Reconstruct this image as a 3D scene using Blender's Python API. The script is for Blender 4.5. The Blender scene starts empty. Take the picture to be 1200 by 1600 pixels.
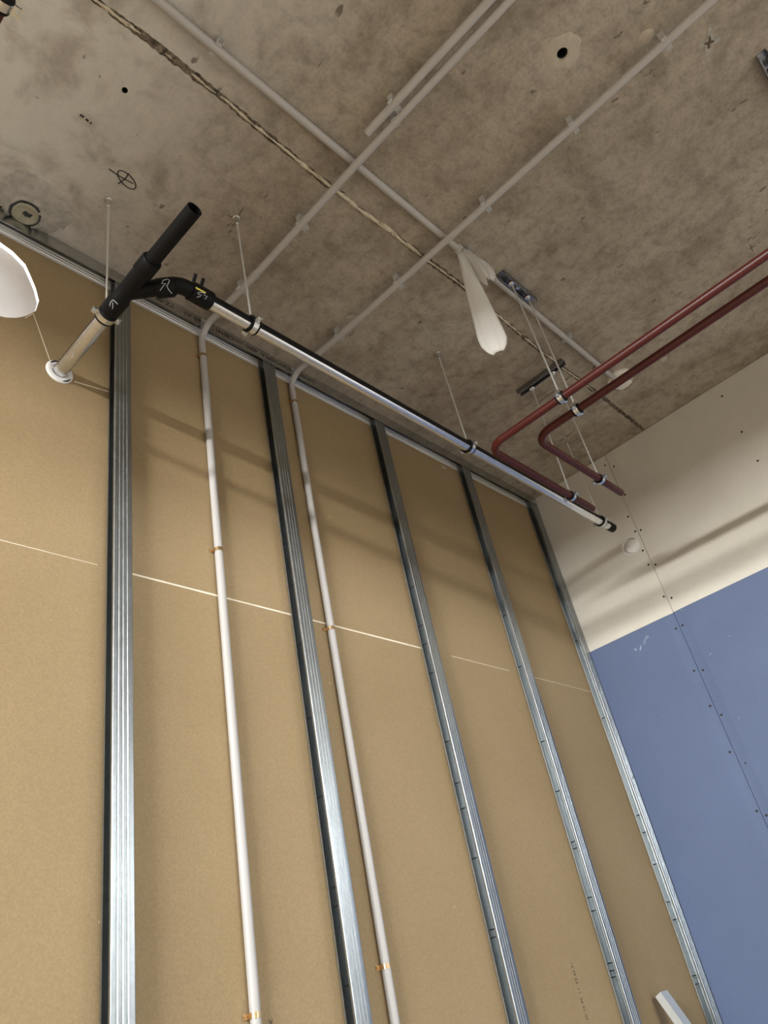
import bpy, math, random
from mathutils import Vector, Matrix, noise
random.seed(7)
C = bpy.context.scene.collection
SC = bpy.context.scene
HZ = 3.6                     # ceiling height; all z below are measured from the ceiling (negative down)

# ---------------------------------------------------------------- camera
FPX = 1193.04
CAMC = Vector((-3.27162, -1.51984, -2.12727))
ROT = Matrix(((0.685615, -0.287158, -0.668934), (-0.704175, -0.494608, -0.509412), (-0.184578, 0.820307, -0.541320)))
cam_d = bpy.data.cameras.new('camera')
cam = bpy.data.objects.new('camera', cam_d); C.objects.link(cam)
cam_d.sensor_fit = 'VERTICAL'; cam_d.sensor_height = 36.0; cam_d.lens = FPX * 36.0 / 1600.0
cam_d.clip_start = 0.02
M4 = ROT.to_4x4(); M4.translation = CAMC + Vector((0, 0, HZ)); cam.matrix_world = M4
SC.camera = cam

def ray(px, py):
    return ROT @ Vector(((px - 600) / FPX, -(py - 800) / FPX, -1))
def on_z(px, py, z=0.0):
    r = ray(px, py); return CAMC + r * ((z - CAMC.z) / r.z)
def on_y(px, py, y=0.0):
    r = ray(px, py); return CAMC + r * ((y - CAMC.y) / r.y)
def on_x(px, py, x=0.0):
    r = ray(px, py); return CAMC + r * ((x - CAMC.x) / r.x)

# ---------------------------------------------------------------- world, light, exposure
SKY = (0.80, 0.93, 1.0); SKY_DIM, SKY_BRIGHT = 0.9, 6.5
GROUND = (0.31, 0.29, 0.26); GROUND_S = 5.8
EXPOSURE = -0.06
W = bpy.data.worlds.new('daylight'); SC.world = W; W.use_nodes = True
nt = W.node_tree; nt.nodes.clear()
tc = nt.nodes.new('ShaderNodeTexCoord'); sep = nt.nodes.new('ShaderNodeSeparateXYZ')
nt.links.new(tc.outputs['Generated'], sep.inputs[0])
mr = nt.nodes.new('ShaderNodeMapRange'); mr.inputs['From Min'].default_value = -0.02; mr.inputs['From Max'].default_value = 0.02
nt.links.new(sep.outputs['Z'], mr.inputs['Value'])
hz = nt.nodes.new('ShaderNodeMapRange'); hz.inputs['From Min'].default_value = -0.25; hz.inputs['From Max'].default_value = -0.75   # sky raised towards the left, added to light the stud insides
hz.inputs['To Min'].default_value = SKY_DIM; hz.inputs['To Max'].default_value = SKY_BRIGHT; nt.links.new(sep.outputs['X'], hz.inputs['Value'])
b1 = nt.nodes.new('ShaderNodeBackground'); b1.inputs[0].default_value = (*GROUND, 1); b1.inputs[1].default_value = GROUND_S
b2 = nt.nodes.new('ShaderNodeBackground'); b2.inputs[0].default_value = (*SKY, 1); b2.inputs[1].default_value = SKY_DIM
mx = nt.nodes.new('ShaderNodeMixShader'); wo = nt.nodes.new('ShaderNodeOutputWorld')
nt.links.new(mr.outputs[0], mx.inputs[0]); nt.links.new(b1.outputs[0], mx.inputs[1]); nt.links.new(b2.outputs[0], mx.inputs[2])
nt.links.new(hz.outputs[0], b2.inputs[1]); nt.links.new(mx.outputs[0], wo.inputs[0])
SC.view_settings.view_transform = 'Standard'; SC.view_settings.look = 'None'
SC.view_settings.gamma = 1.0; SC.view_settings.use_curve_mapping = False
SC.view_settings.exposure = EXPOSURE
SC.cycles.max_bounces = 10; SC.cycles.diffuse_bounces = 6; SC.cycles.glossy_bounces = 5
SC.cycles.use_denoising = True
SC.cycles.sample_clamp_indirect = 6.0
SC.cycles.caustics_reflective = False; SC.cycles.caustics_refractive = False

ROOM_X, ROOM_Y = -6.2, -3.6
HEAD_R, HEAD_L = -0.70, -0.29                  # window head heights
WIN_R = (-3.50, -2.15, -3.50, HEAD_R)            # y0, y1, z0, z1 on the right wall
WIN_L = (-2.40, -0.45, -2.75, HEAD_L)            # on the left wall
WIN_F = (-2.75, -1.05, -2.75, HEAD_R - 0.02)    # x0, x1, z0, z1 of the added window behind the camera
def portal(name, loc, rot, sx, sy):
    d = bpy.data.lights.new(name, 'AREA'); d.shape = 'RECTANGLE'; d.size = sx; d.size_y = sy
    d.cycles.is_portal = True
    o = bpy.data.objects.new(name, d); C.objects.link(o); o.location = (loc[0], loc[1], loc[2] + HZ); o.rotation_euler = rot
    return o
portal('daylight_portal', (0.21, (WIN_R[0] + WIN_R[1]) / 2, (WIN_R[2] + WIN_R[3]) / 2), (0, math.radians(90), 0), WIN_R[3] - WIN_R[2], WIN_R[1] - WIN_R[0])
portal('daylight_portal', (ROOM_X - 0.21, (WIN_L[0] + WIN_L[1]) / 2, (WIN_L[2] + WIN_L[3]) / 2), (0, math.radians(-90), 0), WIN_L[3] - WIN_L[2], WIN_L[1] - WIN_L[0])

portal('daylight_portal', ((WIN_F[0] + WIN_F[1]) / 2, ROOM_Y - 0.21, (WIN_F[2] + WIN_F[3]) / 2), (math.radians(90), 0, 0), WIN_F[1] - WIN_F[0], WIN_F[3] - WIN_F[2])
SUN_S = 4.0
sd_ = bpy.data.lights.new('sun', 'SUN'); sd_.energy = SUN_S; sd_.color = (1.0, 0.95, 0.88); sd_.angle = math.radians(0.6)
so_ = bpy.data.objects.new('sun', sd_); C.objects.link(so_); so_.rotation_euler = Vector((-0.50, 0.06, -0.86)).to_track_quat('-Z', 'Y').to_euler(); so_.location = (3, -2.5, 6)

# thin strip lamp added outside each window: it just clears the window heads, so it lights the walls only below that height
def added_strip(name, x, y0, y1, z0, h, power, col, face):
    d = bpy.data.lights.new(name, 'AREA'); d.shape = 'RECTANGLE'; d.size = h; d.size_y = y1 - y0; d.energy = power; d.color = col
    o = bpy.data.objects.new(name, d); C.objects.link(o); o.location = (x, (y0 + y1) / 2, z0 + h / 2 + HZ); o.rotation_euler = (0, math.radians(90 * face), 0)
added_strip('added_strip_light', 1.5, -12.0, -1.2, HEAD_R - 0.055, 0.10, 125.0, (1.0, 0.99, 0.96), 1)
added_strip('added_strip_light', -8.1, -4.2, -0.2, HEAD_L - 0.06, 0.16, 1000.0, (1.0, 0.985, 0.95), -1)

fb = bpy.data.lights.new('added_strip_light', 'AREA'); fb.shape = 'RECTANGLE'; fb.size = 8.0; fb.size_y = 0.10; fb.energy = 350.0; fb.color = (0.95, 0.98, 1.0)  # third added strip lamp, outside the wall behind the camera
fo_ = bpy.data.objects.new('added_strip_light', fb); C.objects.link(fo_); fo_.location = (-1.2, -5.2, HEAD_R - 0.075 + 0.05 + HZ); fo_.rotation_euler = (math.radians(90), 0, 0)

# ---------------------------------------------------------------- materials
class Mat:
    def __init__(s, name):
        s.m = bpy.data.materials.new(name); s.m.use_nodes = True
        s.nt = s.m.node_tree; s.b = s.nt.nodes['Principled BSDF']
        s.tc = s.nt.nodes.new('ShaderNodeTexCoord'); s.co = s.tc.outputs['Object']
    def node(s, t, **kw):
        n = s.nt.nodes.new(t)
        for k, v in kw.items(): setattr(n, k, v)
        return n
    def link(s, a, b): s.nt.links.new(a, b)
    def noise(s, scale, detail=4, rough=0.55, stretch=None, dist=0.0, rot=None):
        n = s.node('ShaderNodeTexNoise'); n.inputs['Scale'].default_value = scale; n.inputs['Detail'].default_value = detail
        n.inputs['Roughness'].default_value = rough; n.inputs['Distortion'].default_value = dist
        if stretch or rot:
            mp = s.node('ShaderNodeMapping'); mp.inputs['Scale'].default_value = stretch or (1, 1, 1)
            if rot: mp.inputs['Rotation'].default_value = rot
            s.link(s.co, mp.inputs[0]); s.link(mp.outputs[0], n.inputs['Vector'])
        else: s.link(s.co, n.inputs['Vector'])
        return n.outputs['Fac']
    def ramp(s, f, stops):
        r = s.node('ShaderNodeValToRGB'); e = r.color_ramp.elements
        while len(e) < len(stops): e.new(0.5)
        for i, (p, c) in enumerate(stops):
            e[i].position = p; e[i].color = (*c, 1) if len(c) == 3 else c
        s.link(f, r.inputs[0]); return r.outputs['Color']
    def mix(s, f, a, b, mode='MIX'):
        m = s.node('ShaderNodeMix', data_type='RGBA', blend_type=mode)
        for k, v in ((0, f), (6, a), (7, b)):
            if hasattr(v, 'is_linked'): s.link(v, m.inputs[k])
            else: m.inputs[k].default_value = v if k == 0 else ((*v, 1) if len(v) == 3 else v)
        return m.outputs[2]
    def color(s, v):
        if hasattr(v, 'is_linked'): s.link(v, s.b.inputs['Base Color'])
        else: s.b.inputs['Base Color'].default_value = (*v, 1)
        return s
    def bump(s, f, strength=0.3, dist=0.01):
        b = s.node('ShaderNodeBump'); b.inputs['Strength'].default_value = strength; b.inputs['Distance'].default_value = dist
        s.link(f, b.inputs['Height']); s.link(b.outputs[0], s.b.inputs['Normal']); return s
    def set(s, rough=0.5, metal=0.0, spec=None):
        s.b.inputs['Roughness'].default_value = rough; s.b.inputs['Metallic'].default_value = metal
        if spec is not None: s.b.inputs['Specular IOR Level'].default_value = spec
        return s
def g(v): return (v, v, v)

def simple(name, col, rough=0.5, metal=0.0, var=0.08, scale=60, spec=None):
    m = Mat(name); f = m.noise(scale, 3)
    m.color(m.mix(f, tuple(c * (1 - var) for c in col), tuple(min(1, c * (1 + var)) for c in col))).set(rough, metal, spec)
    return m.m

def concrete():
    m = Mat('concrete')
    n1 = m.noise(1.3, 4, 0.55); n2 = m.noise(7, 5, 0.6, dist=0.4); n3 = m.noise(90, 3, 0.6); n5 = m.noise(28, 4, 0.6)
    n4 = m.noise(4, 5, 0.65, stretch=(2.4, 0.5, 1), dist=0.5)
    col = m.ramp(n1, [(0.32, (0.335, 0.285, 0.228)), (0.52, (0.385, 0.335, 0.272)), (0.70, (0.43, 0.388, 0.325))])
    col = m.mix(1.0, col, m.ramp(n2, [(0.34, (0.78, 0.76, 0.74)), (0.5, g(1.0)), (0.74, g(1.12))]), 'MULTIPLY')
    col = m.mix(1.0, col, m.ramp(n4, [(0.30, (0.82, 0.80, 0.78)), (0.46, g(1.0)), (0.7, g(1.05))]), 'MULTIPLY')
    col = m.mix(1.0, col, m.ramp(n5, [(0.32, g(0.80)), (0.5, g(1.0)), (0.72, g(1.10))]), 'MULTIPLY')
    col = m.mix(1.0, col, m.ramp(n3, [(0.30, g(0.84)), (0.48, g(1.0)), (0.75, g(1.10))]), 'MULTIPLY')
    sx = m.node('ShaderNodeSeparateXYZ'); m.link(m.co, sx.inputs[0]); mr = m.node('ShaderNodeMapRange')   # paler slab half by the left wall: whitish laitance plus painted-in window light
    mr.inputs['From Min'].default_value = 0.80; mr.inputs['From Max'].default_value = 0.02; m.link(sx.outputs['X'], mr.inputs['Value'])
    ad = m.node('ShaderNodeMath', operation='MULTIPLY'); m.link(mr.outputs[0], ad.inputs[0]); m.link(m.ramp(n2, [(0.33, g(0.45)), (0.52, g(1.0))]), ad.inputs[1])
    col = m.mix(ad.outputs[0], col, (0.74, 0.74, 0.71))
    r = m.noise(5.2, 4, 0.65, dist=1.0); col = m.mix(m.ramp(r, [(0.735, g(0)), (0.77, g(0.6))]), col, (0.20, 0.105, 0.05))
    p = m.noise(24, 3, 0.5, stretch=(1.0, 0.5, 1)); col = m.mix(m.ramp(p, [(0.69, g(0)), (0.73, g(0.75))]), col, (0.10, 0.08, 0.06))
    m.color(col).set(0.85, 0, 0.25)
    h = m.mix(0.5, n3, n5); m.bump(h, 0.30, 0.010)
    return m.m

def board():
    m = Mat('brown_board')
    n1 = m.noise(2.0, 4); n2 = m.noise(240, 2, 0.5); n3 = m.noise(34, 3, 0.5)
    col = m.ramp(n1, [(0.3, (0.335, 0.243, 0.131)), (0.7, (0.376, 0.277, 0.156))])
    col = m.mix(1.0, col, m.ramp(n2, [(0.3, g(0.90)), (0.7, g(1.08))]), 'MULTIPLY')
    col = m.mix(m.ramp(n3, [(0.765, g(0)), (0.79, g(0.55))]), col, (0.75, 0.66, 0.5))
    s = m.noise(3.0, 5, 0.7, stretch=(2.6, 1, 0.25)); col = m.mix(m.ramp(s, [(0.70, g(0)), (0.78, g(0.35))]), col, (0.24, 0.17, 0.10))
    m.color(col).set(0.72, 0, 0.3).bump(n2, 0.08, 0.002)
    return m.m

def plasterboard(name, c, var=0.05):
    m = Mat(name); n1 = m.noise(3, 4); n2 = m.noise(180, 2); n3 = m.noise(22, 4, 0.6)
    col = m.ramp(n1, [(0.3, tuple(x * (1 - var) for x in c)), (0.7, tuple(x * (1 + var) for x in c))])
    col = m.mix(1.0, col, m.ramp(n2, [(0.3, g(0.95)), (0.7, g(1.04))]), 'MULTIPLY')
    col = m.mix(m.ramp(n3, [(0.765, g(0)), (0.80, g(0.5))]), col, tuple(min(1, x + 0.25) for x in c))
    m.color(col).set(0.62, 0, 0.3)
    return m.m

def galv(name, base=(0.62, 0.645, 0.66), rough=0.3, dirt=0.12):
    m = Mat(name); v = m.node('ShaderNodeTexVoronoi'); v.inputs['Scale'].default_value = 130; m.link(m.co, v.inputs['Vector'])
    sx = m.node('ShaderNodeSeparateColor'); m.link(v.outputs['Color'], sx.inputs[0])
    n = m.noise(6, 3)
    col = m.mix(sx.outputs[0], tuple(c * 0.94 for c in base), tuple(min(1, c * 1.05) for c in base))
    col = m.mix(1.0, col, m.ramp(n, [(0.35, g(1 - dirt)), (0.65, g(1.0))]), 'MULTIPLY')
    m.color(col).set(rough, 1.0)
    r = m.ramp(sx.outputs[0], [(0, g(rough * 0.93)), (1, g(rough * 1.07))]); m.link(r, m.b.inputs['Roughness'])
    return m.m

M = dict(
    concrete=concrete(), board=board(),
    grey=plasterboard('grey_plasterboard', (0.64, 0.61, 0.545)), blue=plasterboard('blue_plasterboard', (0.112, 0.150, 0.262)),
    wall=plasterboard('painted_wall', (0.62, 0.60, 0.56)), floor=simple('floor_screed', (0.345, 0.30, 0.235), 0.8, 0, 0.15, 8),
    galv=galv('galvanised_steel', (0.40, 0.43, 0.445), 0.36), galv_dull=galv('galvanised_track', (0.64, 0.65, 0.65), 0.24, 0.15), zinc=galv('zinc_hardware', (0.80, 0.82, 0.84), 0.22, 0.05), rod=simple('zinc_rod', (0.74, 0.76, 0.75), 0.38, 0.55), foil=galv('aluminium_foil_tape', (0.84, 0.85, 0.86), 0.30, 0.05),
    conduit=simple('grey_conduit_plastic', (0.47, 0.455, 0.445), 0.45, 0, 0.04, 20), clip=simple('clip_plastic', (0.50, 0.50, 0.50), 0.45),
    copper=simple('yellow_zinc_clip', (0.72, 0.52, 0.30), 0.3, 1.0), hdpe=simple('black_polyethylene', (0.006, 0.006, 0.007), 0.4, 0, 0.1, 30, 0.2),
    fitting=simple('black_fitting', (0.006, 0.006, 0.0065), 0.5, 0, 0.1, 30, 0.16), rubber=simple('black_rubber', (0.008, 0.008, 0.008), 0.6, 0, 0.1, 30, 0.2),
    red=simple('red_oxide_paint', (0.078, 0.0115, 0.009), 0.38, 0, 0.2, 24, 0.4), white=simple('white_plastic', (0.80, 0.77, 0.71), 0.4, 0, 0.02),
    gypsum=simple('white_gypsum', (0.86, 0.86, 0.85), 0.9, 0, 0.05, 40), foam=simple('white_foam', (0.88, 0.88, 0.89), 0.9, 0, 0.05, 45),
    ink=simple('marker_ink', (0.012, 0.010, 0.010), 0.6), chalk=simple('chalk_pencil', (0.62, 0.66, 0.72), 0.8), yellow=simple('yellow_tape', (0.80, 0.72, 0.12), 0.5),
    dark=simple('dark_slot', (0.015, 0.018, 0.02), 0.7), filler=simple('white_filler', (0.88, 0.80, 0.66), 0.85), mortar=simple('pale_mortar', (0.50, 0.445, 0.365), 0.9, 0, 0.22, 30),
    broken=simple('broken_mortar', (0.40, 0.38, 0.34), 0.95, 0, 0.45, 55), lit_zinc=simple('lit_zinc', (0.88, 0.86, 0.86), 0.30, 0.30, 0.04, 30), galv_shaded=galv('shaded_channel', (0.34, 0.34, 0.34), 0.45, 0.2), scuff=simple('plaster_scuff', (0.26, 0.30, 0.42), 0.9, 0, 0.3, 60), sleeve=simple('old_sleeve', (0.33, 0.31, 0.23), 0.7, 0, 0.3, 30), cut=simple('bare_steel', (0.85, 0.80, 0.72), 0.3, 1.0), purple=simple('dark_red_rubber', (0.05, 0.012, 0.018), 0.6),
    label=simple('silver_label', (0.62, 0.64, 0.66), 0.35, 0, 0.04), printed=simple('faded_print', (0.10, 0.075, 0.045), 0.7),
)
def ridge_mat():
    m = Mat('joint_plaster'); n = m.noise(45, 4, 0.7, dist=0.5)
    m.color(m.ramp(n, [(0.30, (0.12, 0.09, 0.06)), (0.42, (0.56, 0.49, 0.37)), (0.8, (0.78, 0.71, 0.57))])).set(0.9).bump(n, 0.6, 0.008); return m.m
M['ridge'] = ridge_mat()
def gap_mat():
    m = Mat('joint_gap'); n = m.noise(50, 4, 0.7, dist=0.5)
    m.color(m.ramp(n, [(0.38, (0.045, 0.035, 0.026)), (0.58, (0.20, 0.165, 0.125)), (0.8, (0.36, 0.31, 0.25))])).set(0.95).bump(n, 0.8, 0.008); return m.m
M['gap'] = gap_mat()
def film_mat():
    m = Mat('white_film'); n = m.noise(10, 4, stretch=(1, 1, 0.3))
    m.color(m.mix(n, (0.86, 0.86, 0.84), (0.92, 0.92, 0.90))).set(0.45)
    m.b.inputs['Transmission Weight'].default_value = 0.0
    m.b.inputs['Subsurface Weight'].default_value = 0.0
    tr = m.node('ShaderNodeBsdfTranslucent'); tr.inputs[0].default_value = (0.93, 0.93, 0.92, 1)
    ms = m.node('ShaderNodeMixShader'); ms.inputs[0].default_value = 0.32
    out = [x for x in m.nt.nodes if x.type == 'OUTPUT_MATERIAL'][0]
    m.link(m.b.outputs[0], ms.inputs[1]); m.link(tr.outputs[0], ms.inputs[2]); m.link(ms.outputs[0], out.inputs[0]); return m.m
M['film'] = film_mat()

# ---------------------------------------------------------------- mesh helpers (coordinates: z from the ceiling)
class MB:
    def __init__(s): s.v = []; s.f = []; s.mi = []; s.cur = 0
    def add(s, vs, fs):
        b = len(s.v); s.v += [Vector(p) for p in vs]
        for f in fs: s.f.append([b + i for i in f]); s.mi.append(s.cur)
        return s
    def box(s, a, b):
        x0, x1 = sorted((a[0], b[0])); y0, y1 = sorted((a[1], b[1])); z0, z1 = sorted((a[2], b[2]))
        return s.add([(x0, y0, z0), (x1, y0, z0), (x1, y1, z0), (x0, y1, z0), (x0, y0, z1), (x1, y0, z1), (x1, y1, z1), (x0, y1, z1)],
                     [(3, 2, 1, 0), (4, 5, 6, 7), (0, 1, 5, 4), (1, 2, 6, 5), (2, 3, 7, 6), (3, 0, 4, 7)])
    def obox(s, c, ax, half):                     # oriented box
        c = Vector(c); ax = [Vector(a).normalized() for a in ax]
        vs = [c + ax[0] * (sx * half[0]) + ax[1] * (sy * half[1]) + ax[2] * (sz * half[2]) for sz in (-1, 1) for sx, sy in ((-1, -1), (1, -1), (1, 1), (-1, 1))]
        return s.add(vs, [(3, 2, 1, 0), (4, 5, 6, 7), (0, 1, 5, 4), (1, 2, 6, 5), (2, 3, 7, 6), (3, 0, 4, 7)])
    def tube(s, path, r, seg=16, caps=True, closed=False):
        P = [Vector(p) for p in path]; n = len(P)
        T = []
        for i in range(n):
            a = P[max(i - 1, 0)]; b = P[min(i + 1, n - 1)]
            T.append((b - a).normalized())
        up = Vector((0, 0, 1)) if abs(T[0].z) < 0.9 else Vector((0, 1, 0))
        u = T[0].cross(up).normalized(); b0 = len(s.v); vs = []
        for i in range(n):
            u = (u - T[i] * u.dot(T[i])).normalized(); w = T[i].cross(u)
            rr = r[i] if isinstance(r, (list, tuple)) else r
            vs += [P[i] + (u * math.cos(k * 2 * math.pi / seg) + w * math.sin(k * 2 * math.pi / seg)) * rr for k in range(seg)]
        fs = []
        for i in range(n - 1):
            for k in range(seg):
                k2 = (k + 1) % seg; fs.append((i * seg + k, i * seg + k2, (i + 1) * seg + k2, (i + 1) * seg + k))
        if caps: fs.append(tuple(range(seg - 1, -1, -1))); fs.append(tuple((n - 1) * seg + k for k in range(seg)))
        return s.add(vs, fs)
    def lathe(s, c, axis, prof, seg=32):          # prof: (t along axis, radius), closed profile loops allowed
        c = Vector(c); a = Vector(axis).normalized(); up = Vector((0, 0, 1)) if abs(a.z) < 0.9 else Vector((1, 0, 0))
        u = a.cross(up).normalized(); w = a.cross(u); vs = []; fs = []
        for t, r in prof:
            vs += [c + a * t + (u * math.cos(k * 2 * math.pi / seg) + w * math.sin(k * 2 * math.pi / seg)) * r for k in range(seg)]
        for i in range(len(prof) - 1):
            for k in range(seg):
                k2 = (k + 1) % seg; fs.append((i * seg + k, (i + 1) * seg + k, (i + 1) * seg + k2, i * seg + k2))
        return s.add(vs, fs)
    def hexa(s, c, axis, r, h, seg=6):
        return s.lathe(c, axis, [(0, 0.0001), (0, r), (h, r), (h, 0.0001)], seg)
    def prism(s, poly, o, e1, e2, e3, length):    # 2-D closed polygon in (e1,e2) at o, extruded along e3
        o, e1, e2, e3 = map(Vector, (o, e1, e2, e3)); n = len(poly)
        vs = [o + e1 * a + e2 * b for a, b in poly] + [o + e1 * a + e2 * b + e3 * length for a, b in poly]
        fs = [(i, (i + 1) % n, n + (i + 1) % n, n + i) for i in range(n)] + [tuple(range(n - 1, -1, -1)), tuple(range(n, 2 * n))]
        return s.add(vs, fs)
    def build(s, name, mats, parent=None, smooth=False, angle=40):
        me = bpy.data.meshes.new(name)
        loc = Vector(parent['_o']) if parent is not None and '_o' in parent.keys() else (parent.location.copy() if parent is not None else None)
        if parent is None:
            xs = [v.x for v in s.v]; ys = [v.y for v in s.v]; zs = [v.z for v in s.v]
            loc = Vector(((min(xs) + max(xs)) / 2, (min(ys) + max(ys)) / 2, min(zs) + HZ))
        else: loc = world_of(parent)
        off = Vector((0, 0, HZ)) - loc
        me.from_pydata([tuple(v + off) for v in s.v], [], s.f)
        mats = mats if isinstance(mats, (list, tuple)) else [mats]
        for m in mats: me.materials.append(m)
        for p, i in zip(me.polygons, s.mi): p.material_index = i
        me.validate(); me.update()
        import bmesh
        bm = bmesh.new(); bm.from_mesh(me); bmesh.ops.recalc_face_normals(bm, faces=bm.faces); bm.to_mesh(me); bm.free()
        if smooth:
            for p in me.polygons: p.use_smooth = True
            me.set_sharp_from_angle(angle=math.radians(angle))
        o = bpy.data.objects.new(name, me); C.objects.link(o)
        if parent is not None: o.parent = parent
        else: o.location = loc
        return o
def world_of(o):
    p = Vector(o.location)
    while o.parent is not None: o = o.parent; p += o.location
    return p
def struct(o): o['kind'] = 'structure'; return o
def tag(o, label, cat, group=None):
    o['label'] = label; o['category'] = cat
    if group: o['group'] = group
    return o
def thing(name, loc, label, cat, group=None):
    o = bpy.data.objects.new(name, None); C.objects.link(o); o.empty_display_size = 0.05
    o.location = (loc[0], loc[1], loc[2] + HZ); return tag(o, label, cat, group)
def arc(p0, p1, p2, r, n=10):                     # p0-p1-p2 polyline corner rounded with radius r
    p0, p1, p2 = map(Vector, (p0, p1, p2)); a = (p0 - p1).normalized(); b = (p2 - p1).normalized()
    th = a.angle(b); d = r / math.tan(th / 2); c = p1 + (a + b).normalized() * (r / math.sin(th / 2))
    s = p1 + a * d - c; e = p1 + b * d - c; tot = math.pi - th; out = []
    for i in range(n + 1):
        t = i / n; out.append(c + (s * math.sin((1 - t) * tot) + e * math.sin(t * tot)) / math.sin(tot))
    return out
def apply_bool(o, cutters):
    for cu in cutters:
        md = o.modifiers.new('cut', 'BOOLEAN'); md.operation = 'DIFFERENCE'; md.solver = 'EXACT'; md.object = cu
    dg = bpy.context.evaluated_depsgraph_get(); dg.update()
    me = bpy.data.meshes.new_from_object(o.evaluated_get(dg)); o.modifiers.clear(); o.data = me
    for cu in cutters: bpy.data.objects.remove(cu, do_unlink=True)

# ---------------------------------------------------------------- the room
D = 0.0414; FW = 0.0505                          # stud depth, flange width
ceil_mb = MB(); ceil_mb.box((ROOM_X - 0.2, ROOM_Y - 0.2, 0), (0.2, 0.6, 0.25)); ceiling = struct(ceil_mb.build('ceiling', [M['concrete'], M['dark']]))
HOLE = on_z(878, 82)
cut = MB(); cut.lathe((HOLE.x, HOLE.y, -0.02), (0, 0, 1), [(0, 0.0001), (0, 0.0155), (0.14, 0.0155), (0.14, 0.0001)], 24)
SM = on_z(195, 141); cut.lathe((SM.x, SM.y, -0.02), (0, 0, 1), [(0, 0.0001), (0, 0.008), (0.06, 0.008), (0.06, 0.0001)], 16)
apply_bool(ceiling, [cut.build('cutter', M['dark'])])
fl = MB(); fl.box((ROOM_X - 0.2, ROOM_Y - 0.2, -HZ - 0.1), (0.2, 0.6, -HZ)); struct(fl.build('floor', M['floor']))

def wall_with_opening(name, x0, x1, win, ya, yb):
    m = MB(); y0, y1, z0, z1 = win
    m.box((x0, ya, -HZ), (x1, y0, 0)); m.box((x0, y1, -HZ), (x1, yb, 0)); m.box((x0, y0, -HZ), (x1, y1, z0)); m.box((x0, y0, z1), (x1, y1, 0))
    return struct(m.build(name, M['wall']))
wall_right = wall_with_opening('wall_right', 0.0135, 0.2, WIN_R, ROOM_Y, 0.6)
wall_left = wall_with_opening('wall_left', ROOM_X - 0.2, ROOM_X, WIN_L, ROOM_Y, 0.6)
m = MB(); x0, x1, z0, z1 = WIN_F; ya, yb = ROOM_Y - 0.2, ROOM_Y
m.box((ROOM_X, ya, -HZ), (x0, yb, 0)); m.box((x1, ya, -HZ), (0.0135, yb, 0)); m.box((x0, ya, -HZ), (x1, yb, z0)); m.box((x0, ya, z1), (x1, yb, 0)); struct(m.build('wall_front', M['wall']))
def window_frame(name, x, win):
    y0, y1, z0, z1 = win; m = MB(); t = 0.05
    for a, b in (((y0, z0), (y1, z0 + t)), ((y0, z1 - t), (y1, z1)), ((y0, z0 + t), (y0 + t, z1 - t)), ((y1 - t, z0 + t), (y1, z1 - t)), (((y0 + y1) / 2 - t / 2, z0 + t), ((y0 + y1) / 2 + t / 2, z1 - t))):
        m.box((x - 0.03, a[0], a[1]), (x + 0.03, b[0], b[1]))
    return struct(m.build(name, M['white']))
m = MB(); y = ROOM_Y - 0.12; t = 0.05
for a, b in (((x0, z0), (x1, z0 + t)), ((x0, z1 - t), (x1, z1)), ((x0, z0 + t), (x0 + t, z1 - t)), ((x1 - t, z0 + t), (x1, z1 - t))): m.box((a[0], y - 0.03, a[1]), (b[0], y + 0.03, b[1]))
struct(m.build('added_window', M['white']))  # unseen window, added to throw front light on the brown wall
window_frame('window_1', 0.12, WIN_R); window_frame('window_2', ROOM_X - 0.12, WIN_L)

# back wall: brown boards with two round holes into the neighbouring room
bk = MB(); bk.box((ROOM_X, 0, -HZ), (0, 0.0125, 0)); wall_back = struct(bk.build('wall_back', [M['board'], M['gypsum']]))
BIG = [(-2.743, -.100), (-2.704, -.128), (-2.684, -.170), (-2.668, -.208), (-2.656, -.253), (-2.662, -.300), (-2.689, -.340), (-2.712, -.363), (-2.738, -.379), (-2.79, -.398), (-2.85, -.396),
       (-2.91, -.374), (-2.95, -.335), (-2.972, -.28), (-2.975, -.22), (-2.955, -.16), (-2.915, -.118), (-2.86, -.088), (-2.80, -.082)]
cut = MB(); cut.cur = 1; cut.prism(BIG, (0, -0.05, 0), (1, 0, 0), (0, 0, 1), (0, 1, 0), 0.1)
PX, PZ = -2.584, -0.497                          # wall drain stub axis
cut.lathe((PX, -0.05, PZ), (0, 1, 0), [(0, 0.0001), (0, 0.036), (0.1, 0.036), (0.1, 0.0001)], 24)
apply_bool(wall_back, [cut.build('cutter', [M['board'], M['gypsum']])])
nb = MB()                                        # the shallow neighbouring space behind the boards
nb.box((ROOM_X, 0.58, -HZ), (0.0135, 0.6, 0)); struct(nb.build('wall_neighbour', M['wall']))
fo = MB(); fo.box((-3.35, 0.075, -0.80), (-2.30, 0.115, -0.001)); tag(fo.build('foam_sheet', M['foam']), 'white foam sheet seen through the big round hole in the brown board', 'foam sheet')
ld = bpy.data.lights.new('neighbour_daylight', 'AREA'); ld.shape = 'RECTANGLE'; ld.size = 0.9; ld.size_y = 0.045; ld.energy = 14.0; ld.color = (0.9, 0.94, 1.0)
lo = bpy.data.objects.new('neighbour_daylight', ld); C.objects.link(lo); lo.location = (-2.8, 0.044, HZ - 0.68); lo.rotation_euler = (math.radians(155), 0, 0)

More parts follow.
